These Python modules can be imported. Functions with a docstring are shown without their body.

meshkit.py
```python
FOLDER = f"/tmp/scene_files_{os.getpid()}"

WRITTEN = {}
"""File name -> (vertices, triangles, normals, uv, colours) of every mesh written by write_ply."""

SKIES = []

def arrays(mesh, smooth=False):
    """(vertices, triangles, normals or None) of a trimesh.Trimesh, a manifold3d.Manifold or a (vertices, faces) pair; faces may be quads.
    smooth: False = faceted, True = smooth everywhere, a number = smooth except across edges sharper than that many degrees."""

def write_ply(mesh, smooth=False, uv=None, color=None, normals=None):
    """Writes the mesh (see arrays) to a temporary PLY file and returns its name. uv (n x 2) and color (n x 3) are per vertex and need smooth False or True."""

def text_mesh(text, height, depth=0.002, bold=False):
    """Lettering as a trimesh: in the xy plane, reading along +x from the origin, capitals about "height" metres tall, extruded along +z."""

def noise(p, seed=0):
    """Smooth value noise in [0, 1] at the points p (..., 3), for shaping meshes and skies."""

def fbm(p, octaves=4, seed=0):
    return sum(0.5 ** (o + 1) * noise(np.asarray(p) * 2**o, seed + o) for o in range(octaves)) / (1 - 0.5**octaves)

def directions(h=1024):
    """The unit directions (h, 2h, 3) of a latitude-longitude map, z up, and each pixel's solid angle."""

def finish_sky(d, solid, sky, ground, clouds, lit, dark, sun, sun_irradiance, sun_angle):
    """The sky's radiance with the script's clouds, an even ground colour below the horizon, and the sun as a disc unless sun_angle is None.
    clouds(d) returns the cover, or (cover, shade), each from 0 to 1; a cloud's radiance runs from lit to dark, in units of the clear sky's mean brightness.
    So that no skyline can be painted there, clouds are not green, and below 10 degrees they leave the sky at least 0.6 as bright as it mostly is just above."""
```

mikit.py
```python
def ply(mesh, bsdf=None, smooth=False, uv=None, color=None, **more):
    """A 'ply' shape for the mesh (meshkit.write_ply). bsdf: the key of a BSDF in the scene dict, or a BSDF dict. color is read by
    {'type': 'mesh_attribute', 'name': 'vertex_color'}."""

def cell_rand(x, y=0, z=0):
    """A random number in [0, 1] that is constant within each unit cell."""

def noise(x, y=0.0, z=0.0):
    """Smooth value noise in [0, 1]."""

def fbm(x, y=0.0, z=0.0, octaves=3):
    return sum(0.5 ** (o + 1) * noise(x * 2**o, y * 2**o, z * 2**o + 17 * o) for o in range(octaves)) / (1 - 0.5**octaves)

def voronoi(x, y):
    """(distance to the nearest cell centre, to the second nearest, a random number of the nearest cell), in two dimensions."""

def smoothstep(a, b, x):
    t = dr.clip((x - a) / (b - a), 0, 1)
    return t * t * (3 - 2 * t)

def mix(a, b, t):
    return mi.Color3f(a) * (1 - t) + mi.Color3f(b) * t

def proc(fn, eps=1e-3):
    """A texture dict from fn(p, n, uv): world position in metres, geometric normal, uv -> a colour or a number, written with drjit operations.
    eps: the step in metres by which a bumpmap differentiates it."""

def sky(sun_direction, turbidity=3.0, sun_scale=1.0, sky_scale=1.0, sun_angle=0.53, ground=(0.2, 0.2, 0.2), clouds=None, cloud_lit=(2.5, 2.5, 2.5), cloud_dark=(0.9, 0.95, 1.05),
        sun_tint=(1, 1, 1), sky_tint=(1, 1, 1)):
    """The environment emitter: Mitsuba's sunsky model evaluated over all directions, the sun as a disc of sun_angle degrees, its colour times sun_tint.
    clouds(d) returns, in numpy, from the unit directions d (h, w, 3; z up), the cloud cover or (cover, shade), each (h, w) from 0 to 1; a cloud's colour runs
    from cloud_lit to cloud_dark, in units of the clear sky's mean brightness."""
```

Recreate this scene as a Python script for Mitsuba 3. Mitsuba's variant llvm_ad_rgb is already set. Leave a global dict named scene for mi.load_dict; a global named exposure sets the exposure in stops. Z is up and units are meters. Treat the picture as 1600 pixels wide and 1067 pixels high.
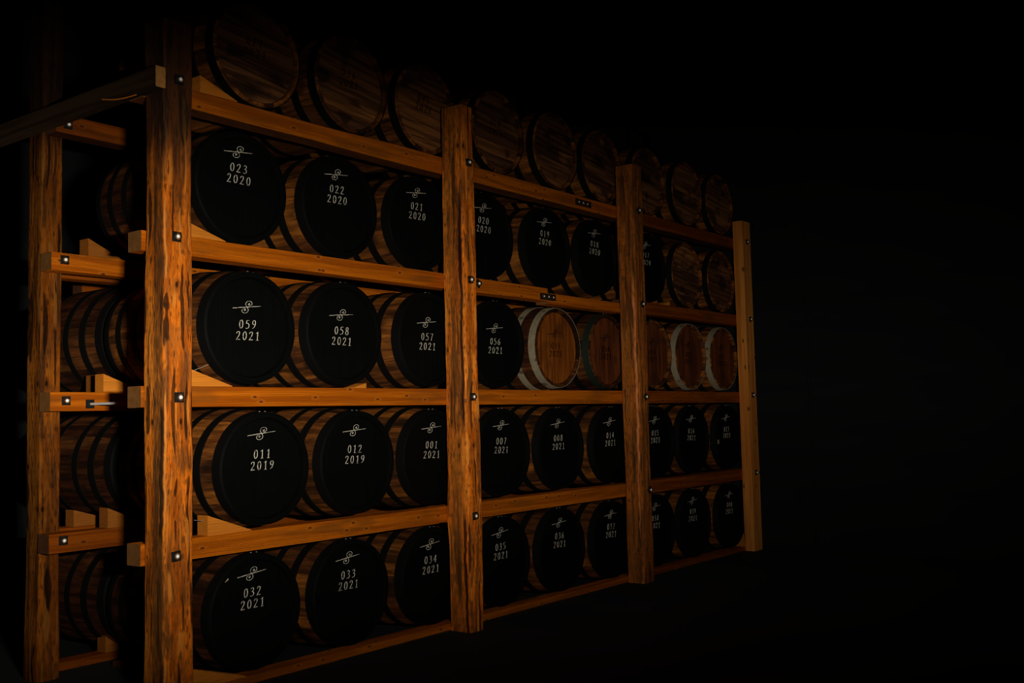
import math, random
import numpy as np, trimesh, drjit as dr, mitsuba as mi
from shapely import affinity
from shapely.geometry import Polygon, MultiPoint, Point, box as sbox
from shapely.ops import unary_union
import mikit, meshkit
from mikit import noise, fbm, voronoi, smoothstep, mix, proc

T = mi.ScalarTransform4f
scene, labels = {'type': 'scene'}, {}
rng = random.Random(7)

# ---------------------------------------------------------------- camera, lamp, exposure
exposure = 0.0
yaw, pitch, roll = (math.radians(a) for a in (52.4803, 4.1312, -1.3432))
F = np.array([math.sin(yaw) * math.cos(pitch), math.cos(yaw) * math.cos(pitch), math.sin(pitch)])
R = np.array([math.cos(yaw), -math.sin(yaw), 0.0])
U = np.cross(R, F)
U2 = -math.sin(roll) * R + math.cos(roll) * U
CAM = np.array([-2.8859, -4.2973, 1.3560])
scene['camera'] = {'type': 'perspective', 'fov': 2 * math.degrees(math.atan(800 / 1620.61)), 'fov_axis': 'x', 'near_clip': 0.05, 'far_clip': 100.0,
                   'to_world': T().look_at(origin=CAM.tolist(), target=(CAM + F).tolist(), up=U2.tolist())}
LAMP = np.array([-2.26, -4.60, 1.54])          # the strip lamp beside the camera, outside the frame
LAMP_AZ = math.radians(-3.0)
LAMP_W, LAMP_H, FLAP = 0.26, 0.12, 0.345
LAMP_RADIANCE = (3380.0, 3120.0, 2560.0)


def ref(k):
    return {'type': 'ref', 'id': k}


def numbered(name):
    if name not in used:
        used.add(name)
        return name
    i = 1
    while f'{name}_{i:03d}' in used:
        i += 1
    k = f'{name}_{i:03d}'
    used.add(k)
    return k


used = set()


def thing(name, label, cat, group=None):
    k = numbered(name)
    labels[k] = {'label': label, 'category': cat}
    if group:
        labels[k]['group'] = group
    return k


def obj(name, shape, parent=None, label=None, to_world=None, kind=None):
    k = numbered(f'{parent}__{name}' if parent else name)
    d = dict(shape)
    if to_world is not None:
        d['to_world'] = to_world
    scene[k] = d
    e = {}
    if label:
        e['label'] = label
    if kind:
        e['kind'] = kind
    if e:
        labels[k] = e
    return k


# ---------------------------------------------------------------- materials
def principled(color, rough=0.6, spec=0.3, metallic=0.0, **more):
    c = color if isinstance(color, dict) else {'type': 'rgb', 'value': list(color)}
    return {'type': 'twosided', 'bsdf': {'type': 'principled', 'base_color': c, 'roughness': rough, 'specular': spec, 'metallic': metallic, **more}}


def diffuse(color):
    c = color if isinstance(color, dict) else {'type': 'rgb', 'value': list(color)}
    return {'type': 'twosided', 'bsdf': {'type': 'diffuse', 'reflectance': c}}


def knots(s, t, size, density, seed):
    d1, d2, c = voronoi(s + seed, t + seed * 1.7)
    return smoothstep(size, size * 0.45, d1) * dr.select(c > 1 - density, 1.0, 0.0), smoothstep(size * 2.6, size, d1) * dr.select(c > 1 - density, 1.0, 0.0)


POST_CORNERS = [(0.0, 0.0), (2.2, -0.0115), (4.378, 0.0022)]


def band(v, lo, hi, soft):
    return smoothstep(lo - soft, lo + soft, v) * (1 - smoothstep(hi - soft, hi + soft, v))


def post_color(p, n, uv):
    x, y, z = p.x, p.y, p.z
    wob = 0.022 * noise(z * 4.2, x * 3, y * 3) + 0.008 * noise(z * 17, x * 9, y * 9)
    xs, ys = x + wob, y + wob
    a = fbm(xs * 30, ys * 30, z * 3.2, 3)
    c = mix((0.70, 0.170, 0.010), (0.40, 0.088, 0.006), smoothstep(0.34, 0.64, a))
    blotch = fbm(x * 34, y * 34 + 7, z * 9.0, 3)
    c = mix(c, (0.33, 0.098, 0.016), 0.60 * smoothstep(0.48, 0.66, blotch))
    c = mix(c, (0.60, 0.190, 0.020), 0.6 * smoothstep(0.25, 0.75, -n.x) * smoothstep(0.4, 0.6, fbm(x * 11, y * 11, z * 1.2, 2)))
    streak = fbm(xs * 38 + 31, ys * 38, z * 1.9 + 4, 3)
    c = mix(c, (0.100, 0.038, 0.012), 0.75 * smoothstep(0.53, 0.68, streak))
    fleck = noise(xs * 170, ys * 170, z * 26 + 9)
    c = mix(c, (0.070, 0.024, 0.008), 0.65 * smoothstep(0.62, 0.82, fleck))
    fine = 0.6 * noise(xs * 260, ys * 260, z * 20.0) + 0.4 * noise(xs * 420, ys * 420, z * 60.0)
    c = c * (0.70 + 1.02 * fine)
    crack = smoothstep(0.70, 0.76, noise(xs * 60 + 5, ys * 60, z * 2.1))
    c = mix(c, (0.022, 0.010, 0.005), 0.85 * crack)
    pale = smoothstep(0.72, 0.80, noise(xs * 75 + 55, ys * 75, z * 3.5 + 3))
    c = mix(c, (0.85, 0.29, 0.040), 0.7 * pale)
    k, ring = knots((x + y) * 9, z * 4.6, 0.10, 0.13, 3.0)
    c = mix(c, (0.26, 0.062, 0.007), 0.55 * ring)
    c = mix(c, (0.018, 0.009, 0.005), 0.9 * k)
    # stains, splits and torn strips of the single posts, by the distance s around the front left corner
    e = 0.014 * (noise(z * 7.0, 3.0, 1.0) - 0.5) + 0.007 * (noise(z * 31.0, 5.0, 1.0) - 0.5)
    rough = noise(x * 70, y * 70, z * 24)
    front = dr.select(y < 0.6, 1.0, 0.0)
    for i, (cx, cy) in enumerate(POST_CORNERS):
        on = front * dr.select(dr.abs(x - cx - 0.08) < 0.13, 1.0, 0.0)
        sd = (x - cx) - (y - cy) + e
        if i == 0:
            c = mix(c, (0.115, 0.048, 0.016), on * 0.9 * band(sd, -0.088, -0.012, 0.010) * (0.45 + 0.55 * rough))
            c = mix(c, (0.030, 0.018, 0.011), on * 0.9 * band(sd, -0.034, -0.006, 0.006) * smoothstep(0.35, 0.6, noise(z * 3.1, 9.0, 2.0)))
            c = mix(c, (0.80, 0.30, 0.065), on * 0.75 * band(sd, -0.002, 0.010, 0.002) * smoothstep(0.45, 0.6, noise(z * 5.2, 1.0, 4.0)))
        if i == 1:
            c = c * (1 + 0.35 * on)
            c = mix(c, (0.030, 0.010, 0.010), on * 0.92 * band(sd, -0.040, -0.016, 0.006) * smoothstep(0.30, 0.48, noise(z * 1.9, 2.0, 7.0)))
            c = mix(c, (0.17, 0.066, 0.018), on * 0.7 * band(sd, -0.15, -0.045, 0.02) * (0.3 + 0.7 * rough))
        if i == 2:
            c = mix(c, (0.145, 0.062, 0.022), on * 0.72 * (0.4 + 0.6 * rough))
            torn = band(sd, -0.034, -0.008, 0.004) * band(z, 0.95, 2.45, 0.10) + band(sd, -0.026, -0.016, 0.003) * band(z, 0.4, 0.95, 0.10)
            c = mix(c, mix((0.95, 0.34, 0.110), (0.55, 0.130, 0.030), rough), on * 0.95 * dr.minimum(torn, 1.0))
    # stained tops of the left posts; rear post tops also darkened as unlit
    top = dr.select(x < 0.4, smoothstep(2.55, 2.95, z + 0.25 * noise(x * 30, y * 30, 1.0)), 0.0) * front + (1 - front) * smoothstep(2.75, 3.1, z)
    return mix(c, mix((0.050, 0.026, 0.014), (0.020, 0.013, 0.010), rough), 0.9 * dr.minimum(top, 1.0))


def post_bump(p, n, uv):
    x, y, z = p.x, p.y, p.z
    return 0.6 * fbm(x * 60, y * 60, z * 7, 3) + 0.4 * noise(x * 160, y * 160, z * 22)


def pine_post_color(p, n, uv):
    x, y, z = p.x, p.y, p.z
    a = fbm(x * 30, y * 30, z * 0.8, 3)
    c = mix((0.92, 0.345, 0.065), (0.68, 0.215, 0.033), smoothstep(0.35, 0.65, a)) * (0.75 + 0.4 * noise(x * 200, y * 200, z * 4))
    k, ring = knots((x + y) * 8, z * 3.0, 0.09, 0.6, 9.0)
    return mix(c, (0.06, 0.022, 0.010), 0.85 * k)


def rail_color(p, n, uv):
    x, y, z = p.x, p.y, p.z
    lvl = dr.floor(z / 0.76 + 0.2)
    w = 0.030 * noise(x * 1.6, lvl * 5.3, y * 4) + 0.010 * noise(x * 6.0, lvl * 3.1, y * 9)
    rings = 0.5 + 0.5 * dr.sin((z + w) * 640 + (y * 300))
    a = fbm(x * 1.3, y * 22 + lvl * 9, (z + w) * 34, 3)
    fine = noise(x * 9, y * 260, (z + w) * 300)
    c = mix((0.72, 0.180, 0.006), (0.46, 0.100, 0.003), smoothstep(0.36, 0.66, a))
    c = mix(c, (0.33, 0.062, 0.003), 0.75 * smoothstep(0.55, 0.95, rings) * noise(x * 2.2, lvl * 2, z * 16))
    c = c * (0.74 + 0.36 * fine)
    dirt = smoothstep(0.52, 0.72, fbm(x * 3.0 + lvl * 7, y * 8, z * 12, 3))
    c = mix(c, (0.24, 0.075, 0.010), 0.55 * dirt)
    k, ring = knots(x * 5.2 + lvl * 3.7, z * 11 + y * 8, 0.075, 0.5, 1.0)
    c = mix(c, (0.88, 0.270, 0.022), 0.45 * ring)
    ring = ring * ring * ring
    c = mix(c, (0.32, 0.062, 0.004), 0.6 * ring)
    c = mix(c, (0.050, 0.020, 0.008), 0.85 * k)
    underside = mix((0.150, 0.056, 0.018), (0.050, 0.022, 0.011), fbm(x * 14, y * 50, 2.0, 3))          # waney lower face of the top rail, with shade put into its colour
    c = mix(c, underside, dr.select((n.z < -0.7) & (z > 2.9), 0.9, 0.0))
    end = mix((0.27, 0.120, 0.036), (0.17, 0.070, 0.020), fbm(y * 50, z * 50, lvl, 3))
    e = dr.select(dr.abs(n.x) > 0.8, 1.0, 0.0)
    return mix(c, end, e)


def wedge_color(p, n, uv):
    x, y, z = p.x, p.y, p.z
    rings = 0.5 + 0.5 * dr.sin((z + 0.02 * noise(x * 5, y * 5, z * 3)) * 520 + y * 90)
    c = mix((0.80, 0.260, 0.026), (0.58, 0.160, 0.012), 0.6 * rings * noise(x * 4, y * 20, z * 30))
    return c * (0.8 + 0.3 * noise(x * 12, y * 180, z * 180))


def cross_color(p, n, uv):
    x, y, z = p.x, p.y, p.z
    a = fbm(x * 40, y * 1.5, z * 40, 3)
    c = mix((0.060, 0.034, 0.018), (0.030, 0.017, 0.010), smoothstep(0.35, 0.65, a))
    end = mix((0.62, 0.30, 0.085), (0.42, 0.18, 0.045), fbm(x * 70, z * 70, 0, 3))
    return mix(c, end, dr.select(n.y < -0.8, 1.0, 0.0))


def stave_fn(light, dark, seed):
    def f(p, n, uv):
        x, y, z = p.x, p.y, p.z
        a = fbm(x * 34 + seed, y * 3.0, z * 34, 3)
        b = fbm(x * 6 + seed * 3, y * 5, z * 6, 3)
        c = mix(light, dark, smoothstep(0.32, 0.68, a)) * (0.55 + 0.65 * noise(x * 120, y * 14, z * 120))
        c = mix(c, (0.012, 0.007, 0.004), 0.75 * smoothstep(0.52, 0.72, b))
        return c
    return f


def board_fn(light, dark, vertical, seed):
    def f(p, n, uv):
        x, y, z = p.x, p.y, p.z
        g = fbm(x * 42, seed, z * 2.2, 3) if vertical else fbm(x * 2.2, seed, (z + 0.12 * x) * 42, 3)
        g2 = noise(x * 150, seed, z * 6) if vertical else noise(x * 6, seed, z * 150)
        stain = fbm(x * 5 + seed, 2.0, z * 5, 3)
        c = mix(light, dark, smoothstep(0.32, 0.68, g)) * (0.68 + 0.5 * g2)
        return mix(c, (0.018, 0.010, 0.007), (0.35 if vertical else 0.8) * smoothstep(0.55, 0.70, stain))
    return f


def black_fn(p, n, uv):
    s = noise(p.x * 160, 1.0, p.z * 4)
    return mix((0.0022, 0.0026, 0.0027), (0.0040, 0.0044, 0.0045), s * fbm(p.x * 6, 0.0, p.z * 6, 2))


def paint_fn(p, n, uv):
    s = fbm(p.x * 60, 3.0, p.z * 60, 3)
    return mix((0.70, 0.66, 0.56), (0.30, 0.27, 0.22), smoothstep(0.58, 0.74, s))


def hoop_pale_fn(p, n, uv):
    k = noise(p.x * 22, p.y * 22, p.z * 22)
    c = mix((0.40, 0.34, 0.235), (0.24, 0.195, 0.125), fbm(p.x * 30, p.y * 80, p.z * 30, 3))
    return mix(c, (0.09, 0.060, 0.032), 0.8 * smoothstep(0.74, 0.84, k))


def floor_fn(p, n, uv):
    return mix((0.020, 0.0220, 0.0236), (0.034, 0.0365, 0.0390), fbm(p.x * 1.7, p.y * 1.7, 0, 4))


def wall_fn(p, n, uv):
    return mix((0.0118, 0.0136, 0.0148), (0.0174, 0.0198, 0.0212), fbm(p.x * 2, p.y * 1.2, p.z * 7, 4))


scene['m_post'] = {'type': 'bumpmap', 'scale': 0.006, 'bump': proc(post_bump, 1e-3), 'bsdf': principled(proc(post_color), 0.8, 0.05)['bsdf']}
scene['m_post_back'] = {'type': 'bumpmap', 'scale': 0.006, 'bump': proc(post_bump, 1e-3), 'bsdf': principled(proc(lambda p, n, uv: post_color(p, n, uv) * mi.Color3f(0.34, 0.38, 0.5)), 0.8, 0.04)['bsdf']}  # front post colour darkened overall for the rear posts
scene['m_wedge_dark'] = principled(proc(lambda p, n, uv: wedge_color(p, n, uv) * mi.Color3f(0.46, 0.46, 0.7)), 0.75, 0.05)  # darker copy of the wedge colour
scene['m_pine'] = principled(proc(pine_post_color), 0.7, 0.12)
scene['m_rail'] = principled(proc(rail_color), 0.65, 0.05)
scene['m_rail_dimmed'] = principled(proc(lambda p, n, uv: rail_color(p, n, uv) * mi.Color3f(0.50, 0.46, 0.8)), 0.75, 0.04)  # rail colour darkened; stands in for light falloff in the right bay
scene['m_wedge'] = principled(proc(wedge_color), 0.7, 0.12)
scene['m_cross'] = principled(proc(cross_color), 0.8, 0.06)
ST = [((0.300, 0.095, 0.017), (0.110, 0.035, 0.009)), ((0.170, 0.054, 0.013), (0.065, 0.022, 0.007)), ((0.460, 0.150, 0.022), (0.190, 0.058, 0.010))]
for i, (a, b) in enumerate(ST):
    scene[f'm_stave_{i}'] = principled(proc(stave_fn(a, b, 11.0 * i)), 0.7, 0.15)
scene['m_stave_3'] = principled(proc(stave_fn((0.080, 0.024, 0.009), (0.028, 0.010, 0.005), 47.0)), 0.75, 0.08)
scene['m_board_oak'] = principled(proc(board_fn((0.300, 0.125, 0.048), (0.120, 0.047, 0.019), False, 5.0)), 0.75, 0.1)
scene['m_board_oak_dark'] = principled(proc(board_fn((0.170, 0.068, 0.030), (0.070, 0.028, 0.014), False, 8.0)), 0.75, 0.1)
scene['m_board_oak_light'] = principled(proc(board_fn((0.420, 0.165, 0.052), (0.190, 0.070, 0.024), False, 15.0)), 0.75, 0.08)
scene['m_board_warm'] = principled(proc(board_fn((0.36, 0.100, 0.010), (0.19, 0.048, 0.006), True, 3.0)), 0.7, 0.1)
scene['m_board_red'] = principled(proc(board_fn((0.190, 0.050, 0.013), (0.095, 0.024, 0.009), True, 6.0)), 0.7, 0.1)
scene['m_black'] = principled(proc(black_fn), 0.65, 0.06)
scene['m_paint'] = diffuse(proc(paint_fn))
scene['m_ink'] = diffuse((0.008, 0.006, 0.005))
scene['m_iron'] = principled((0.0060, 0.0058, 0.0058), 0.6, 0.10)
scene['m_hoop_pale'] = principled(proc(hoop_pale_fn), 0.7, 0.1)
scene['m_hoop_green'] = principled((0.017, 0.026, 0.018), 0.6, 0.2)
scene['m_washer'] = principled((0.010, 0.011, 0.012), 0.45, 0.3)
scene['m_chrome'] = {'type': 'twosided', 'bsdf': {'type': 'roughconductor', 'material': 'Ag', 'alpha': 0.38}}
scene['m_steel'] = principled((0.86, 0.86, 0.84), 0.45, 0.6)
scene['m_galv'] = principled((0.30, 0.28, 0.25), 0.5, 0.3)
scene['m_paper'] = diffuse((0.62, 0.50, 0.33))
scene['m_floor'] = principled(proc(floor_fn), 0.8, 0.08)
scene['m_wall'] = diffuse(proc(wall_fn))
scene['m_dark'] = diffuse((0.012, 0.012, 0.012))
scene['m_flap'] = diffuse((0.004, 0.004, 0.004))


# ---------------------------------------------------------------- mesh helpers
def cat(*ms):
    return trimesh.util.concatenate(ms)


def boxm(x0, x1, y0, y1, z0, z1):
    m = trimesh.creation.box((x1 - x0, y1 - y0, z1 - z0))
    m.apply_translation(((x0 + x1) / 2, (y0 + y1) / 2, (z0 + z1) / 2))
    return m


def round_rect(a0, a1, b0, b1, r, per=4, mid=3):
    """Counter-clockwise ring of a rectangle with four corner radii."""
    pts = []
    corners = [(a1, b0, -90, r[0]), (a1, b1, 0, r[1]), (a0, b1, 90, r[2]), (a0, b0, 180, r[3])]
    for i, (ca, cb, ang, rr) in enumerate(corners):
        sa, sb = (1 if ca == a1 else -1), (1 if cb == b1 else -1)
        for k in range(per):
            t = math.radians(ang + 90 * k / (per - 1))
            pts.append((ca - sa * rr + rr * math.cos(t), cb - sb * rr + rr * math.sin(t)))
        nx = corners[(i + 1) % 4]
        na, nb = (1 if nx[0] == a1 else -1), (1 if nx[1] == b1 else -1)
        t = math.radians(nx[2])
        q = (nx[0] - na * nx[3] + nx[3] * math.cos(t), nx[1] - nb * nx[3] + nx[3] * math.sin(t))
        for k in range(1, mid + 1):
            f = k / (mid + 1)
            pts.append(((1 - f) * pts_last(pts, k)[0] + f * q[0], (1 - f) * pts_last(pts, k)[1] + f * q[1]))
    return np.array(pts)


def pts_last(pts, k):
    return pts[len(pts) - k]


def timber(axis, lo, hi, a0, a1, b0, b1, r=(0.008,) * 4, amp=0.0, freq=2.0, step=0.08, seed=0, bow=0.0):
    """A squared timber along the axis with rounded (waney) edges and a slightly uneven surface.
    Cross-section axes: x -> (y, z), y -> (z, x), z -> (x, y)."""
    ring = round_rect(a0, a1, b0, b1, r)
    n = max(2, int((hi - lo) / step) + 1)
    s = np.linspace(lo, hi, n)
    c = ring.mean(0)
    V = np.zeros((n, len(ring), 3))
    order = {'x': (1, 2, 0), 'y': (2, 0, 1), 'z': (0, 1, 2)}[axis]
    V[:, :, order[0]] = ring[None, :, 0]
    V[:, :, order[1]] = ring[None, :, 1]
    V[:, :, order[2]] = s[:, None]
    if amp:
        q = V * 7.0
        q[:, :, order[2]] = s[:, None] * freq
        d = meshkit.fbm(q + 13.7 * seed, 3, seed) - 0.5
        lowq = V * 2.0
        lowq[:, :, order[2]] = s[:, None] * freq * 0.5
        d = d + 0.8 * (meshkit.noise(lowq + 5.1 * seed, seed + 9) - 0.5)
        away = ring - c
        away = np.sign(away) * np.minimum(np.abs(away) / np.abs(away).max(0), 1) ** 3
        V[:, :, order[0]] += amp * 2 * d * away[None, :, 0]
        V[:, :, order[1]] += amp * 2 * d * away[None, :, 1]
    m = len(ring)
    i, j = np.meshgrid(np.arange(n - 1), np.arange(m), indexing='ij')
    jn = (j + 1) % m
    q = np.stack([i * m + j, i * m + jn, (i + 1) * m + jn, (i + 1) * m + j], -1).reshape(-1, 4)
    f = np.vstack([q[:, [0, 1, 2]], q[:, [0, 2, 3]]])
    v = V.reshape(-1, 3)
    e0, e1 = V[0].mean(0), V[-1].mean(0)
    v = np.vstack([v, e0, e1])
    k = np.arange(m)
    f = np.vstack([f, np.stack([np.full(m, n * m), (k + 1) % m, k], 1), np.stack([np.full(m, n * m + 1), (n - 1) * m + k, (n - 1) * m + (k + 1) % m], 1)])
    return trimesh.Trimesh(v, f, process=False)


def ring_mesh(profile, n=48):
    """Closed profile of (y, radius), turned about the y axis."""
    pr = np.array(profile)
    m = len(pr)
    t = np.arange(n) * 2 * np.pi / n
    V = np.stack([pr[None, :, 1] * np.cos(t)[:, None], np.broadcast_to(pr[None, :, 0], (n, m)), pr[None, :, 1] * np.sin(t)[:, None]], -1).reshape(-1, 3)
    i, j = np.meshgrid(np.arange(n), np.arange(m), indexing='ij')
    q = np.stack([i * m + j, i * m + (j + 1) % m, ((i + 1) % n) * m + (j + 1) % m, ((i + 1) % n) * m + j], -1).reshape(-1, 4)
    mesh = trimesh.Trimesh(V, np.vstack([q[:, [0, 1, 2]], q[:, [0, 2, 3]]]), process=False)
    if mesh.volume < 0:
        mesh.invert()
    return mesh


FACE = np.array([[1, 0, 0, 0], [0, 0, -1, 0], [0, 1, 0, 0], [0, 0, 0, 1.0]])   # (u, v, out) -> (x, -out, v)


def facing(poly, depth):
    gs = [g for g in getattr(poly, 'geoms', [poly]) if g.area > 1e-8]
    m = cat(*[trimesh.creation.extrude_polygon(g, depth, engine='earcut') for g in gs])
    m.apply_transform(FACE)
    return m


def tube(a, b, r, n=10):
    return trimesh.creation.cylinder(radius=r, segment=[a, b], sections=n)


# ---------------------------------------------------------------- stencil lettering: broad-nib strokes
def smooth_path(pts, n=9):
    p = np.array(pts, float)
    if len(p) < 3:
        return np.linspace(p[0], p[-1], 4)
    q = np.vstack([2 * p[0] - p[1], p, 2 * p[-1] - p[-2]])
    out = []
    for i in range(1, len(q) - 2):
        for t in np.linspace(0, 1, n, endpoint=False):
            a, b, c, d = q[i - 1], q[i], q[i + 1], q[i + 2]
            out.append(0.5 * (2 * b + (c - a) * t + (2 * a - 5 * b + 4 * c - d) * t * t + (3 * b - a - 3 * c + d) * t ** 3))
    return np.array(out + [p[-1]])


def nib_stroke(path, wide=0.125, thin=0.045, ang=14):
    t = np.linspace(0, 2 * np.pi, 14, endpoint=False)
    nib = np.stack([wide / 2 * np.cos(t), thin / 2 * np.sin(t)], 1)
    ca, sa = math.cos(math.radians(ang)), math.sin(math.radians(ang))
    nib = nib @ np.array([[ca, sa], [-sa, ca]])
    return unary_union([MultiPoint(np.vstack([nib + a, nib + b])).convex_hull for a, b in zip(path[:-1], path[1:])])


def loop(cx, cy, rx, ry, a0=0, a1=360, n=30):
    t = np.radians(np.linspace(a0, a1, n))
    return np.stack([cx + rx * np.cos(t), cy + ry * np.sin(t)], 1)


S = smooth_path
six = [S([(0.47, 0.93), (0.27, 0.80), (0.13, 0.52), (0.10, 0.29), (0.18, 0.08), (0.32, 0.04), (0.47, 0.15), (0.48, 0.38), (0.37, 0.53), (0.21, 0.50), (0.11, 0.34)])]
GLYPH = {
    '0': [loop(0.30, 0.5, 0.215, 0.455)],
    '1': [S([(0.14, 0.80), (0.33, 0.95)]), S([(0.33, 0.95), (0.31, 0.04)]), S([(0.17, 0.03), (0.46, 0.03)])],
    '2': [S([(0.09, 0.74), (0.15, 0.91), (0.30, 0.96), (0.45, 0.87), (0.46, 0.70), (0.36, 0.47), (0.20, 0.24), (0.07, 0.05)]), S([(0.07, 0.055), (0.53, 0.055)]), S([(0.1, 0.075), (0.5, 0.085)])],
    '3': [S([(0.11, 0.84), (0.25, 0.95), (0.41, 0.90), (0.44, 0.73), (0.34, 0.58), (0.20, 0.53)]), S([(0.20, 0.53), (0.39, 0.50), (0.49, 0.33), (0.42, 0.13), (0.25, 0.04), (0.07, 0.09)])],
    '4': [S([(0.40, 0.96), (0.05, 0.34)]), S([(0.05, 0.33), (0.55, 0.33)]), S([(0.41, 0.96), (0.40, 0.03)])],
    '5': [S([(0.49, 0.94), (0.17, 0.93)]), S([(0.17, 0.93), (0.13, 0.57)]), S([(0.13, 0.57), (0.29, 0.62), (0.46, 0.50), (0.49, 0.30), (0.40, 0.11), (0.22, 0.04), (0.06, 0.09)])],
    '6': six,
    '7': [S([(0.07, 0.93), (0.52, 0.93)]), S([(0.51, 0.92), (0.34, 0.50), (0.21, 0.03)])],
    '8': [loop(0.30, 0.73, 0.165, 0.225), loop(0.30, 0.27, 0.20, 0.24)],
    '9': [np.array([0.60, 1.0]) - six[0]],
}
GLYPH = {k: unary_union([nib_stroke(s) for s in v]).simplify(0.006) for k, v in GLYPH.items()}


def lettering(text, h=0.049, pitch=0.0425):
    """Digits centred about the origin, base line at 0, a little slanted and uneven as stencilled."""
    out, w = [], (len(text) - 1) * pitch
    for i, ch in enumerate(text):
        g = affinity.scale(GLYPH[ch], h, h, origin=(0, 0))
        g = affinity.skew(g, 5, 0, origin=(0, 0))
        out.append(affinity.translate(g, -w / 2 + i * pitch - 0.3 * h, 0))
    return unary_union(out)


def emblem_poly():
    parts = []
    for sgn in (1, -1):
        t = np.linspace(0, 1, 46)
        ang = np.radians(236 - 425 * t)
        rad = 0.0205 * (1 - t) ** 0.8 + 0.0060
        path = np.stack([0.019 + rad * 1.05 * np.cos(ang), 0.0165 + rad * 0.72 * np.sin(ang)], 1)
        path = np.vstack([[0.0, 0.0], path[2:]])
        parts.append(nib_stroke(sgn * path, 0.0038, 0.0030, 14))
        parts.append(Point(*(sgn * np.array([0.019, 0.0165]))).buffer(0.0042, 6))
    parts.append(Polygon([(-0.095, 0.0016), (0.0, 0.0026), (0.095, 0.0010), (0.095, -0.0012), (0.0, -0.0024), (-0.095, -0.0020)]))
    return unary_union(parts).simplify(0.0003)


TEXT_CACHE = {}


def text_mesh_at(text):
    if text not in TEXT_CACHE:
        poly = emblem_poly() if text == 'emblem' else lettering(text)
        TEXT_CACHE[text] = facing(poly, 0.0009)
    return TEXT_CACHE[text]


# ---------------------------------------------------------------- setting
WX, WY, LX, FY, CH = 6.93, 3.3, -6.0, -9.0, 5.6
def struct(name, mesh, m, label):
    k = obj(name, mikit.ply(mesh, m), None, label, kind='structure')
    return k


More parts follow.
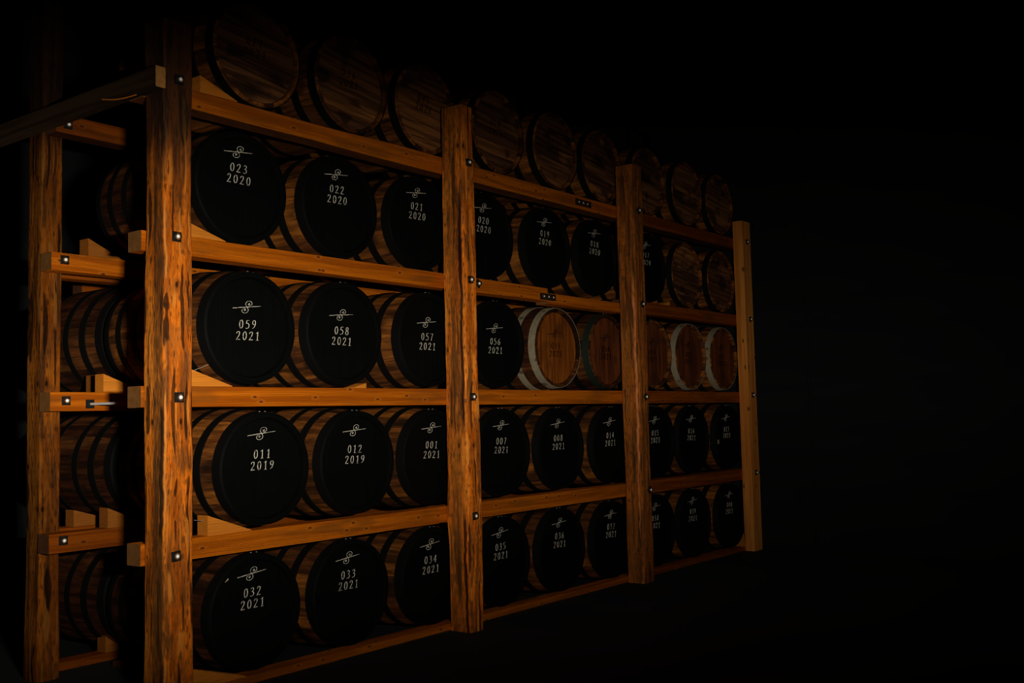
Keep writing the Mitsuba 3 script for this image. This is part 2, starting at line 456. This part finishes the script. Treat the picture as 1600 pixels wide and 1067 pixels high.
struct('floor', boxm(LX, WX, FY, WY, -0.2, 0.0), 'm_floor', 'dark smooth concrete floor')
struct('ceiling', boxm(LX, WX, FY, WY, CH, CH + 0.2), 'm_dark', 'black ceiling')
struct('wall_right', cat(boxm(WX, WX + 0.2, FY, -0.40, 0.0, CH), boxm(WX + 0.03, WX + 0.2, -0.40, WY, 0.0, CH)), 'm_wall', 'dark grey wall beyond the end of the rack')
struct('wall_back', boxm(LX, WX + 0.2, WY, WY + 0.2, 0.0, CH), 'm_wall', 'dark wall behind the rack')
struct('wall_left', boxm(LX - 0.2, LX, FY, WY, 0.0, CH), 'm_wall', 'dark wall')
struct('wall_front', boxm(LX, WX, FY - 0.2, FY, 0.0, CH), 'm_wall', 'dark wall')
struct('trim_1', boxm(WX - 0.008, WX + 0.03, -0.425, -0.40, 0.0, CH), 'm_wall', 'narrow upright trim on the dark right wall')
struct('baseboard_right', boxm(WX + 0.012, WX + 0.03, -0.40, WY, 0.0, 0.05), 'm_wall', 'low dark skirting along the right wall')

# the lamp: a strip light with barn doors added to shape its falloff, out of the frame to the right of the camera
lam = thing('strip_lamp', 'black strip lamp with added light-shaping barn doors on a stand beside the camera', 'lamp')
az = math.degrees(LAMP_AZ)
LT = T().translate(LAMP.tolist()).rotate([0, 0, 1], -az).rotate([1, 0, 0], 1.0)      # local +y points at the rack
em = trimesh.Trimesh([[-LAMP_W / 2, 0, -LAMP_H / 2], [LAMP_W / 2, 0, -LAMP_H / 2], [LAMP_W / 2, 0, LAMP_H / 2], [-LAMP_W / 2, 0, LAMP_H / 2]], [[0, 2, 1], [0, 3, 2]], process=False)
obj('diffuser', {**mikit.ply(em, 'm_dark'), 'emitter': {'type': 'area', 'radiance': {'type': 'rgb', 'value': list(LAMP_RADIANCE)}}}, lam, to_world=LT)
obj('housing', mikit.ply(boxm(-LAMP_W / 2 - 0.01, LAMP_W / 2 + 0.01, -0.12, -0.004, -LAMP_H / 2 - 0.01, LAMP_H / 2 + 0.01), 'm_flap'), lam, to_world=LT)
for s in (1, -1):
    z = s * (LAMP_H / 2 + 0.003)
    fan = Polygon([(-0.30, -0.012), (0.30, -0.012)] + [((FLAP + 0.12) * math.sin(a), FLAP * math.cos(a)) for a in np.radians(np.linspace(85, -85, 24))])
    fm = trimesh.creation.extrude_polygon(fan.buffer(0), 0.004, engine='earcut')
    fm.apply_translation((0, 0, z - 0.002))
    obj('added_barn_door', mikit.ply(fm, 'm_flap'), lam, to_world=LT)
obj('stand', mikit.ply(cat(tube([0, -0.06, -LAMP[2] + 0.02], [0, -0.06, -0.06], 0.016), trimesh.creation.cylinder(radius=0.2, height=0.03, sections=24, transform=trimesh.transformations.translation_matrix([0, -0.06, -LAMP[2] + 0.017]))), 'm_flap'), lam, to_world=LT)

# ---------------------------------------------------------------- the rack
rack = thing('barrel_rack', 'tall rack of rough orange-brown timber posts and rails holding rows of barrels', 'rack')
DP = 0.1646
POSTS = [(0.0, 0.1606, 0.0, 3.33), (2.2, 2.34, -0.0115, 3.40), (4.378, 4.540, 0.0022, 3.40), (6.566, 6.748, 0.061, 3.235)]
TOP = [3.0707, 2.3041, 1.5446, 0.7879, 0.043]
BOT = [2.9682, 2.2049, 1.4400, 0.6844, 0.0]
YR, RT = 1.0488, 0.1165
YB0, YB1 = YR + RT, YR + RT + 0.15
YC, YD = YB1, 2.03
post_keys = []
for i, (x0, x1, y0, zt) in enumerate(POSTS):
    amp = (0.007, 0.009, 0.007, 0.0015)[i]
    r = ((0.012, 0.014, 0.010, 0.020), (0.020, 0.012, 0.012, 0.026), (0.012, 0.010, 0.012, 0.028), (0.004, 0.004, 0.004, 0.004))[i]
    m = timber('z', 0.0, zt, x0, x1, y0, DP - 0.001, r, amp, 2.2, 0.05, seed=i + 1)
    v = m.vertices
    v[:, 1] = np.minimum(v[:, 1], DP - 0.0005)
    post_keys.append(obj('post', mikit.ply(m, 'm_pine' if i == 3 else 'm_post', smooth=35), rack, 'rough old squared front post with dark streaks' if i < 3 else 'paler planed pine post at the far end'))
back_posts = []
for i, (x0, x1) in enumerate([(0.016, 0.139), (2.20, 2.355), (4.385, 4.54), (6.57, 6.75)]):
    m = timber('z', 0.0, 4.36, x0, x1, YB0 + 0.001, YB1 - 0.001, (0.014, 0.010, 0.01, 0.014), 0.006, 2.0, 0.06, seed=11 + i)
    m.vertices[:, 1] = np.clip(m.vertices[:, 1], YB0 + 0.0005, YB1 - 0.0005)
    back_posts.append(obj('post', mikit.ply(m, 'm_post_back', smooth=35), rack, 'darker tall rear post with its top darkened as unlit'))


def rail(x0, x1, y0, z0, z1, seed, amp=0.0012, thick=RT - 0.0035, label=None, mat='m_rail'):
    m = timber('x', x0, x1, y0, y0 + thick, z0, z1, (0.004,) * 4, amp, 1.2, 0.12, seed=seed)
    m.vertices[:, 1] = np.clip(m.vertices[:, 1], y0, y0 + thick)
    return obj('rail', mikit.ply(m, mat, smooth=35), rack, label)


XE = 6.80
front = {}
FY0 = DP + 0.001
front[0] = rail(-0.012, 3.329, FY0, BOT[0], TOP[0], 21, 0.009, label='top front rail with a wavy waney lower edge')
rail(3.331, 4.458, FY0, BOT[0], TOP[0], 22, 0.002)
DIMMED = dict(mat='m_rail_dimmed', label='front rail darkened for the light falloff')  # right-bay rails: fading light put into the timber colour
rail(4.460, XE, FY0, BOT[0], TOP[0], 32, 0.002, **DIMMED)
front[1] = rail(-0.016, 3.378, FY0, BOT[1], TOP[1], 23)
rail(3.380, 4.452, FY0, 2.186, 2.268, 24)
rail(4.454, XE, FY0, BOT[1], TOP[1], 25, **DIMMED)
front[2] = rail(-0.016, 4.458, FY0, BOT[2], TOP[2], 26, label='bright clean middle front rail')
rail(4.460, XE, FY0, BOT[2], TOP[2], 33, **DIMMED)
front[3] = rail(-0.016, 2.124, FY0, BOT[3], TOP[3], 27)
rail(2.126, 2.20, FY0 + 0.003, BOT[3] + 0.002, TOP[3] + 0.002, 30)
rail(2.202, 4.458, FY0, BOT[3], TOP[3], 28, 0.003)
rail(4.460, XE, FY0, BOT[3], TOP[3], 34, 0.003, **DIMMED)
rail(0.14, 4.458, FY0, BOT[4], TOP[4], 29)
rail(4.460, XE, FY0, BOT[4], TOP[4], 35, **DIMMED)
for l in range(5):
    z0, z1 = (0.0, 0.030) if l == 4 else (BOT[l], TOP[l])
    rail((0.03, 0.009, 0.009, 0.009, 0.45)[l], XE, YR, z0, z1, 131 + l, label='rear rail bolted to the front of the rear posts', mat='m_rail_dimmed' if l in (0, 3, 4) else 'm_rail')
    if l:
        z1 = 0.047 if l == 4 else z1
        rail(0.11, XE, YC + 0.001, z0, z1, 141 + l, mat='m_rail_dimmed')
        rail(0.75, XE, YD, z0, z1, 151 + l, mat='m_rail_dimmed')
for i in range(1, 4):                                        # the far posts of the rear bay
    x0 = (0.80, 2.20, 4.385, 6.57)[i]
    m = timber('z', 0.0, 3.4, x0, x0 + 0.15, YD + RT, YD + RT + 0.15, (0.01,) * 4, 0.004, 2.0, 0.2, seed=71 + i)
    m.vertices[:, 1] = np.maximum(m.vertices[:, 1], YD + RT)
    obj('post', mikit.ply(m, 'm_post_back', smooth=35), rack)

m = timber('y', -0.012, 2.42, 2.9724, 3.0733, -0.0541, -0.001, (0.003,) * 4, 0.0025, 1.5, 0.06, seed=61)
m.vertices[:, 0] = np.minimum(m.vertices[:, 0], -0.0005)
obj('cross_beam', mikit.ply(m, 'm_cross', smooth=35), rack, 'dark side plank with a pale sawn front end')
sp = [(-0.0560 - 0.005 * math.sin(a * math.pi), 0.15 + 0.30 * a, 2.962 + 0.040 * a - 0.012 * math.sin(a * math.pi)) for a in np.linspace(0, 1, 9)]
obj('splinter', mikit.ply(cat(*[tube(list(a_), list(b_), 0.0035, 6) for a_, b_ in zip(sp[:-1], sp[1:])]), 'm_wedge'), 'barrel_rack__cross_beam', 'pale splinter peeling from the lower edge')

# washers and bolts
wash = boxm(-0.024, 0.024, -0.005, 0.0, -0.024, 0.024)
hexp = Polygon([(0.0135 * math.cos(math.radians(a)), 0.0135 * math.sin(math.radians(a))) for a in range(0, 360, 60)])
bolt_m = facing(hexp, 0.011)
bolt_m.apply_translation((0, -0.005, 0))
dome = trimesh.creation.icosphere(2, 0.0170)
dome.apply_scale((1, 0.8, 1))
dome.apply_translation((0, -0.0165, 0))
W_PLY, B_PLY = mikit.ply(wash, 'm_washer'), mikit.ply(cat(bolt_m, dome), 'm_chrome', smooth=35)


def washer(parent, x, y, z, turn=0.0, tilt=0.0):
    tr = T().translate([x, y, z]).rotate([0, 0, 1], tilt).rotate([0, 1, 0], turn)
    obj('washer', W_PLY, parent, 'square black washer', tr)
    obj('bolt', B_PLY, parent, 'shiny bolt head', tr.rotate([0, 1, 0], rng.uniform(0, 60)))


for i, (y, zs) in enumerate([(0.0, [(0.080, 3.036), (0.066, 2.259), (0.080, 1.484), (0.062, 0.735)]), (-0.0115, [(2.267, 3.022), (2.262, 2.248), (2.261, 1.488), (2.258, 0.728)]),
                             (0.002, [(4.459, 3.022), (4.472, 2.249), (4.475, 1.490), (4.493, 0.738)]), (0.061, [(6.655, 3.031), (6.664, 2.259), (6.655, 1.511), (6.658, 0.754)])]):
    for x, z in zs:
        washer(post_keys[i], x, y - 0.004, z, rng.uniform(-6, 6) if i != 2 else 45 + rng.uniform(-9, 9))
washer(front[1], 2.56, FY0, 2.266, 30)
rr = [k for k in scene if k.startswith('barrel_rack__rail')]
back_rails = [k for k in rr if labels.get(k, {}).get('label', '').startswith('rear rail')]
for l, (x, z) in enumerate([(0.097, 3.019), (0.084, 2.265), (0.098, 1.497), (0.088, 0.749)]):
    washer(back_rails[l], x, YR, z)
# steel rod sticking out of a plate on the middle rear rail
obj('rod_plate', mikit.ply(boxm(0.213, 0.262, YR - 0.004, YR, 1.455, 1.503), 'm_washer'), back_rails[2], 'grey square plate')
obj('steel_rod', mikit.ply(tube([0.243, YR - 0.002, 1.4790], [0.243, YR - 0.247, 1.4765], 0.0075, 14), 'm_steel', smooth=35), back_rails[2], 'bright steel rod sticking out')
# splice plates
for x0, x1, z, k in ((3.28, 3.474, 2.237, front[1]), (3.781, 4.0, 3.020, front[0])):
    plate = sbox(x0, z - 0.024, x1, z + 0.024).difference(unary_union([Point(x0 + 0.03 + j * 0.033, z + s * 0.012).buffer(0.006, 4) for j in range(5) for s in (-1, 1)]))
    obj('splice_plate', mikit.ply(facing(plate, 0.004).apply_translation((0, FY0 - 0.0005, 0)), 'm_washer'), k, 'black perforated joining plate')
    for j in range(3):
        obj('bolt', B_PLY, k, 'shiny bolt head', T().translate([x0 + 0.035 + j * 0.06, FY0 - 0.004, z]).scale(0.62))

# ---------------------------------------------------------------- barrels
LEN, RH, RB, NST = 0.94, 0.297, 0.333, 24


def rad(y):
    u = 2 * y / LEN - 1
    return RB - (RB - RH) * abs(u) ** 2.0


def stave_mesh():
    ys = np.array([0.0, 0.012, 0.10, 0.22, 0.35, 0.47, 0.59, 0.72, 0.84, 0.928, LEN])
    half = math.pi / NST * 0.985
    V = []
    for k, y in enumerate(ys):
        ro = rad(y) - (0.008 if k in (0, len(ys) - 1) else 0)
        ri = rad(y) - 0.026 + (0.006 if k in (0, len(ys) - 1) else 0)
        for r, a in ((ri, -half), (ri, half), (ro, half), (ro, 0.0), (ro, -half)):
            V.append((r * math.sin(a), y, r * math.cos(a)))
    n, m = len(ys), 5
    f = []
    for i in range(n - 1):
        for j in range(m):
            a, b, c, d = i * m + j, i * m + (j + 1) % m, (i + 1) * m + (j + 1) % m, (i + 1) * m + j
            f += [(a, b, c), (a, c, d)]
    for j in range(1, m - 1):
        f += [(0, j + 1, j), ((n - 1) * m, (n - 1) * m + j, (n - 1) * m + j + 1)]
    mesh = trimesh.Trimesh(V, f, process=False)
    if mesh.volume < 0:
        mesh.invert()
    return mesh


sm = stave_mesh()
STAVE = [mikit.ply(sm, f'm_stave_{i}', smooth=25) for i in range(4)]
def turned(m, deg):
    m = m.copy()
    m.apply_transform(trimesh.transformations.rotation_matrix(math.radians(deg), [0, 1, 0]))
    return m


ALLST = [mikit.ply(cat(*[turned(sm, 360 / NST * k) for k in range(NST) if k % 3 == i]), f'm_stave_{i}', smooth=25) for i in range(3)]
HOOPS = [(0.005, 0.055), (0.150, 0.055), (0.312, 0.050)]


def hoop_mesh(y0, w):
    ys = [y0, y0 + w / 2, y0 + w]
    return ring_mesh([(y, rad(y) + 0.0008) for y in ys] + [(y, rad(y) + 0.0042) for y in ys[::-1]], 56)


HM = [hoop_mesh(*h) for h in HOOPS] + [hoop_mesh(LEN - y - w, w) for y, w in HOOPS]
HOOP = {m: [mikit.ply(h, m, smooth=35) for h in HM] for m in ('m_iron', 'm_hoop_pale', 'm_hoop_green')}
rv = trimesh.creation.icosphere(1, 0.0055)
rv.apply_scale((1, 1, 0.7))
RIVET = mikit.ply(rv, 'm_galv', smooth=True)
RI = 0.2705                                     # inside radius at the head
head_m = facing(Point(0, 0).buffer(RI, 24), 0.022)
head_m.apply_translation((0, 0.05, 0))           # front face at y = 0.028
HEAD_Y = 0.028
HEAD = mikit.ply(head_m, 'm_black')
back_m = head_m.copy()
back_m.apply_translation((0, LEN - 0.078, 0))
HEAD_BACK = mikit.ply(back_m, 'm_stave_1')
rim_m = ring_mesh([(0.030, 0.2640), (0.012, 0.2655), (-0.0012, 0.2725), (-0.0012, 0.2893), (0.0052, 0.3000), (0.0060, 0.2990), (0.0012, 0.2870), (0.0012, 0.2740), (0.012, 0.2680), (0.030, 0.2670)], 56)
CHIME = mikit.ply(rim_m, 'm_black', smooth=30)


def boards(vertical, tilt, seed):
    """The boards of a natural head: strips of the disc with small gaps, each a little proud or shy."""
    r = random.Random(seed)
    widths = [r.uniform(0.8, 1.25) for _ in range(6)]
    tot = sum(widths)
    out, a = [], -RI
    disc = Point(0, 0).buffer(RI, 24)
    for w in widths:
        b = a + 2 * RI * w / tot
        g = sbox(a + 0.0018, -1, b - 0.0018, 1) if vertical else sbox(-1, a + 0.0022, 1, b - 0.0022)
        g = affinity.rotate(g, tilt, origin=(0, 0)).intersection(disc)
        m = facing(g, 0.02 + r.uniform(0, 0.0025))
        m.apply_translation((0, 0.05, 0))
        out.append(m)
        a = b
    return out


def ordinal(n):
    return ['first', 'second', 'third', 'fourth', 'fifth', 'sixth', 'seventh', 'eighth', 'ninth'][n - 1]


ROWS = [
    dict(x=[0.727, 1.435, 2.108, 2.869, 3.578, 4.250, 4.991, 5.702, 6.376], z=3.388, nums=['077', '076', '075', '074', '073', '072', '071', '070', '069'], year='2021', word='top row'),
    dict(x=[0.618, 1.338, 2.035, 2.711, 3.455, 4.127, 4.95, 5.659, 6.34], z=2.620, nums=['023', '022', '021', '020', '019', '018', '017', '016', '015'], year='2020', word='second row from top'),
    dict(x=[0.672, 1.352, 2.11, 2.82, 3.547, 4.262, 5.0, 5.675, 6.346], z=1.866, nums=['059', '058', '057', '056', '055', '054', '053', '052', '051'], year='2021', word='third row from top'),
    dict(x=[0.766, 1.450, 2.135, 2.865, 3.555, 4.290, 5.005, 5.677, 6.400], z=1.108, nums=['011', '012', '001', '007', '008', '014', '015', '016', '021'], year='2021', word='fourth row from top'),
    dict(x=[0.700, 1.392, 2.10, 2.825, 3.538, 4.246, 4.966, 5.640, 6.385], z=0.357, nums=['032', '033', '034', '035', '036', '037', '038', '039', '040'], year='2021', word='bottom row'),
]
Y0 = 0.197
GROUP = 'oak barrels lying on the front of the rack'
DY = [rng.uniform(-0.006, 0.006) for _ in range(45)]


def barrel_body(k, X, y, Z, detailed, natural, hoopset, turn, tones=(0, 0, 1, 1, 2)):
    if detailed:
        for j in range(NST):
            obj('stave', STAVE[rng.choice(tones)], k, None, T().translate([X, y, Z]).rotate([0, 1, 0], turn + 360 / NST * j))
    else:
        for i in range(3):
            obj('staves', ALLST[i], k, 'ring of dark oak staves', T().translate([X, y, Z]).rotate([0, 1, 0], turn), kind='stuff')
    tr = T().translate([X, y, Z])
    for j in range(6):
        mat = hoopset[j]
        lab = {'m_hoop_pale': 'pale wooden hoop', 'm_hoop_green': 'dull green hoop'}.get(mat)
        hk = obj('hoop', HOOP[mat][j], k, lab, tr)
        if j == 0:
            for a in (-4, 3):
                t = math.radians(a + turn * 0.3)
                rr_ = rad(0.035) + 0.005
                obj('rivet', RIVET, hk, 'small bright rivet', T().translate([X + rr_ * math.sin(t), y + 0.036, Z + rr_ * math.cos(t)]))
    if not natural:
        obj('chime', CHIME, k, 'black painted rim', tr)


for r, row in enumerate(ROWS):
    for c in range(9):
        X, Z, num = row['x'][c], row['z'], row['nums'][c]
        y = Y0 + DY[r * 9 + c]
        year = '2019' if (r == 3 and c < 2) else row['year']
        natural = r == 0 or (r == 2 and c >= 4) or (r == 1 and c >= 7)
        pos = f'{ordinal(c + 1)} from left, {row["word"]}'
        if not natural:
            lab = f'oak barrel with black head stencilled {num} {year}, {pos}'
        elif r == 2:
            hint = {4: 'warm orange wood head and pale hoops', 5: 'reddish wood head and green hoop', 6: 'reddish wood head half behind post', 7: 'reddish head and bold pale hoop', 8: 'dark red head and pale hoop'}[c]
            lab = f'oak barrel with {hint}, {pos.replace(" from top", "")}'
        else:
            lab = f'oak barrel with bare dark board head, {pos}'
        k = thing('barrel', lab, 'barrel', GROUP)
        hs = ['m_iron'] * 6
        if r == 2 and c == 4:
            hs = ['m_hoop_pale', 'm_hoop_pale', 'm_iron', 'm_iron', 'm_hoop_pale', 'm_hoop_pale']
        if r == 2 and c in (7, 8):
            hs = ['m_hoop_pale', 'm_iron', 'm_iron', 'm_iron', 'm_iron', 'm_hoop_pale']
        if r == 2 and c == 5:
            hs = ['m_hoop_green'] + ['m_iron'] * 4 + ['m_hoop_green']
        barrel_body(k, X, y, Z, c < 6, natural, hs, rng.uniform(0, 15), (3, 3, 1) if r == 2 and c >= 4 else (1, 3, 3) if r in (1, 4) and c == 0 else (0, 0, 1, 1, 2) if r else (0, 2, 1))
        tr = T().translate([X, y, Z])
        if natural:
            vert = r == 2
            for bm in boards(vert, rng.uniform(-4, 4) if vert else rng.uniform(-9, 3), 100 + r * 9 + c):
                mat = ('m_board_warm' if c == 4 else 'm_board_red') if r == 2 else rng.choice(['m_board_oak', 'm_board_oak_light', 'm_board_oak_dark'])
                obj('head_board', mikit.ply(bm, mat), k, None, tr)
        else:
            obj('head', HEAD, k, 'flat black painted head', tr)
        obj('rear_head', HEAD_BACK, k, None, tr)
        # stencils: emblem, number, year
        ink = 'm_ink' if natural else 'm_paint'
        what = 'black' if natural else 'cream'
        hy = y + HEAD_Y - (0.0026 if natural else 0.0)
        tilt = -rng.uniform(-1.5, 1.5)
        tt = T().translate([X - 0.008, hy, Z]).rotate([0, 1, 0], tilt)
        dz = {0: -0.01}.get(r, 0.0)
        if r != 0:
            obj('emblem', mikit.ply(text_mesh_at('emblem'), ink), k, f'{what} stencilled double spiral emblem with a dash', tt.translate([0.0, 0, 0.188 if r == 3 else 0.198 if r in (1, 4) else 0.112]).rotate([0, 1, 0], -5.5))
        zn = {0: 0.045, 1: 0.085, 2: -0.006, 3: 0.053, 4: 0.077}[r]
        if r != 0 or c in (0, 1, 2, 3, 4, 5, 6):
            obj('number_lettering', mikit.ply(text_mesh_at(num), ink), k, f'{what} stencilled number {num}', tt.translate([0, 0, zn]))
            obj('year_lettering', mikit.ply(text_mesh_at(year), ink), k, f'{what} stencilled year {year}', tt.translate([0, 0, zn - 0.062]))
        if (r, c) == (4, 0):
            lm = boxm(-0.022, 0.022, -0.0006, 0.0, -0.014, 0.014)
            tq = T().translate([X - 0.185, y + HEAD_Y, Z + 0.188]).rotate([0, 1, 0], -28)
            pk = obj('paper_label', mikit.ply(lm, 'm_paper'), k, 'small cream paper label', tq)
            obj('print', mikit.ply(cat(boxm(-0.014, -0.002, -0.0010, -0.0005, -0.008, 0.008), boxm(0.002, 0.014, -0.0010, -0.0005, -0.001, 0.001)), 'm_ink'), pk, None, tq)
        if (r, c) == (3, 8):
            lm = boxm(-0.026, 0.026, -0.0006, 0.0, -0.018, 0.018)
            tq = T().translate([X - 0.20, y + HEAD_Y, Z - 0.04])
            pk = obj('paper_label', mikit.ply(lm, 'm_paper'), k, 'small cream paper label', tq)
            obj('print', mikit.ply(cat(*[boxm(-0.018, 0.018, -0.0010, -0.0005, q - 0.002, q + 0.002) for q in (-0.008, 0.002, 0.010)]), 'm_ink'), pk, None, tq)

# barrels of the rear rack, of which the photograph shows the ends left of the front post
for r, X in ((2, 0.70), (3, 0.76), (4, 0.72)):
    row = ROWS[r]
    word = {2: 'third', 3: 'fourth', 4: 'bottom'}[r]
    k = thing('barrel', f'dim oak barrel lying behind the first barrel of the {word} row, left of the post', 'barrel', 'oak barrels in the rear of the rack')
    row = {**row, 'z': row['z'] + 0.009}
    barrel_body(k, X, 1.205, row['z'], True, False, ['m_iron'] * 6, rng.uniform(0, 15), (3, 3, 1))
    tr = T().translate([X, 1.205, row['z']])
    obj('head', HEAD, k, None, tr)
    obj('rear_head', HEAD_BACK, k, None, tr)


# ---------------------------------------------------------------- wedges
def wedge_mesh(w, h, d, tip=0.004, mirror=False):
    g = Polygon([(0, 0), (w, 0), (w, tip), (0, h)])
    m = facing(g, d)
    m.apply_translation((0, d, 0))
    if mirror:
        m.vertices[:, 0] *= -1
        m.invert()
    return m


def wedge(x, y, z, w, h, d, label, mirror=False, nails=(), group=None, mat='m_wedge'):
    k = thing('wedge', label, 'wedge', group)
    obj('block', mikit.ply(wedge_mesh(w, h, d, mirror=mirror), mat), k, None, T().translate([x, y, z + 0.0005]))
    for a, b in nails:
        obj('nail', mikit.ply(tube(a, b, 0.0018, 8), 'm_galv'), k, 'thin steel nail sticking out')
    return k


FR = DP + 0.002
wedge(0.325, FR, TOP[0], 0.235, 0.088, 0.095, 'pale wooden wedge on the top rail left of its first barrel')
wedge(0.195, FR, TOP[1], 0.285, 0.092, 0.10, 'pale wooden wedge on the second rail beside barrel 023')
wedge(0.195, FR, TOP[2], 0.325, 0.110, 0.10, 'bright wooden wedge on the middle rail beside barrel 059', nails=[([0.30, 0.20, 1.625], [0.345, 0.13, 1.655])])
wedge(0.372, FR + 0.01, TOP[3], 0.275, 0.102, 0.085, 'bright wooden wedge on the fourth rail beside barrel 011', nails=[([0.38, 0.21, 0.86], [0.30, 0.19, 0.874])])
wedge(0.26, FR, TOP[4], 0.34, 0.105, 0.10, 'dim wooden wedge on the floor sill beside barrel 032')
wedge(1.50, FR + 0.01, TOP[2], 0.10, 0.030, 0.09, 'small wooden wedge between barrels 058 and 057', mirror=True)
wedge(6.74, FR, TOP[4], 0.20, 0.12, 0.10, 'dim wooden wedge at the far right end of the floor sill', mirror=True)
wedge(5.24, FR, TOP[1], 0.12, 0.035, 0.09, 'small wooden wedge right of barrel 017 on the second rail', mirror=True)
# on the rear rails
wedge(0.225, YR + 0.004, TOP[1], 0.20, 0.098, 0.09, 'dark wooden wedge on the second rear rail, behind the left front post', mat='m_wedge_dark')
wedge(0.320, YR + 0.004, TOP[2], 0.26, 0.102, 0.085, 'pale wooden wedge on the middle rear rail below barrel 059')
wedge(0.420, YC + 0.004, TOP[2], 0.22, 0.108, 0.085, 'wooden wedge on the inner rail behind the middle rear rail', mat='m_wedge_dark')
wedge(0.350, YR + 0.004, TOP[3], 0.24, 0.112, 0.085, 'wooden wedge on the fourth rear rail below barrel 011', mat='m_wedge_dark')
wedge(0.300, YC + 0.004, TOP[3], 0.30, 0.095, 0.085, 'wooden wedge on the inner rail behind the fourth rear rail', mat='m_wedge_dark')
wedge(0.500, YC + 0.004, 0.047, 0.26, 0.095, 0.085, 'dim wooden wedge on the lowest inner rail behind barrel 032', mat='m_wedge_dark')
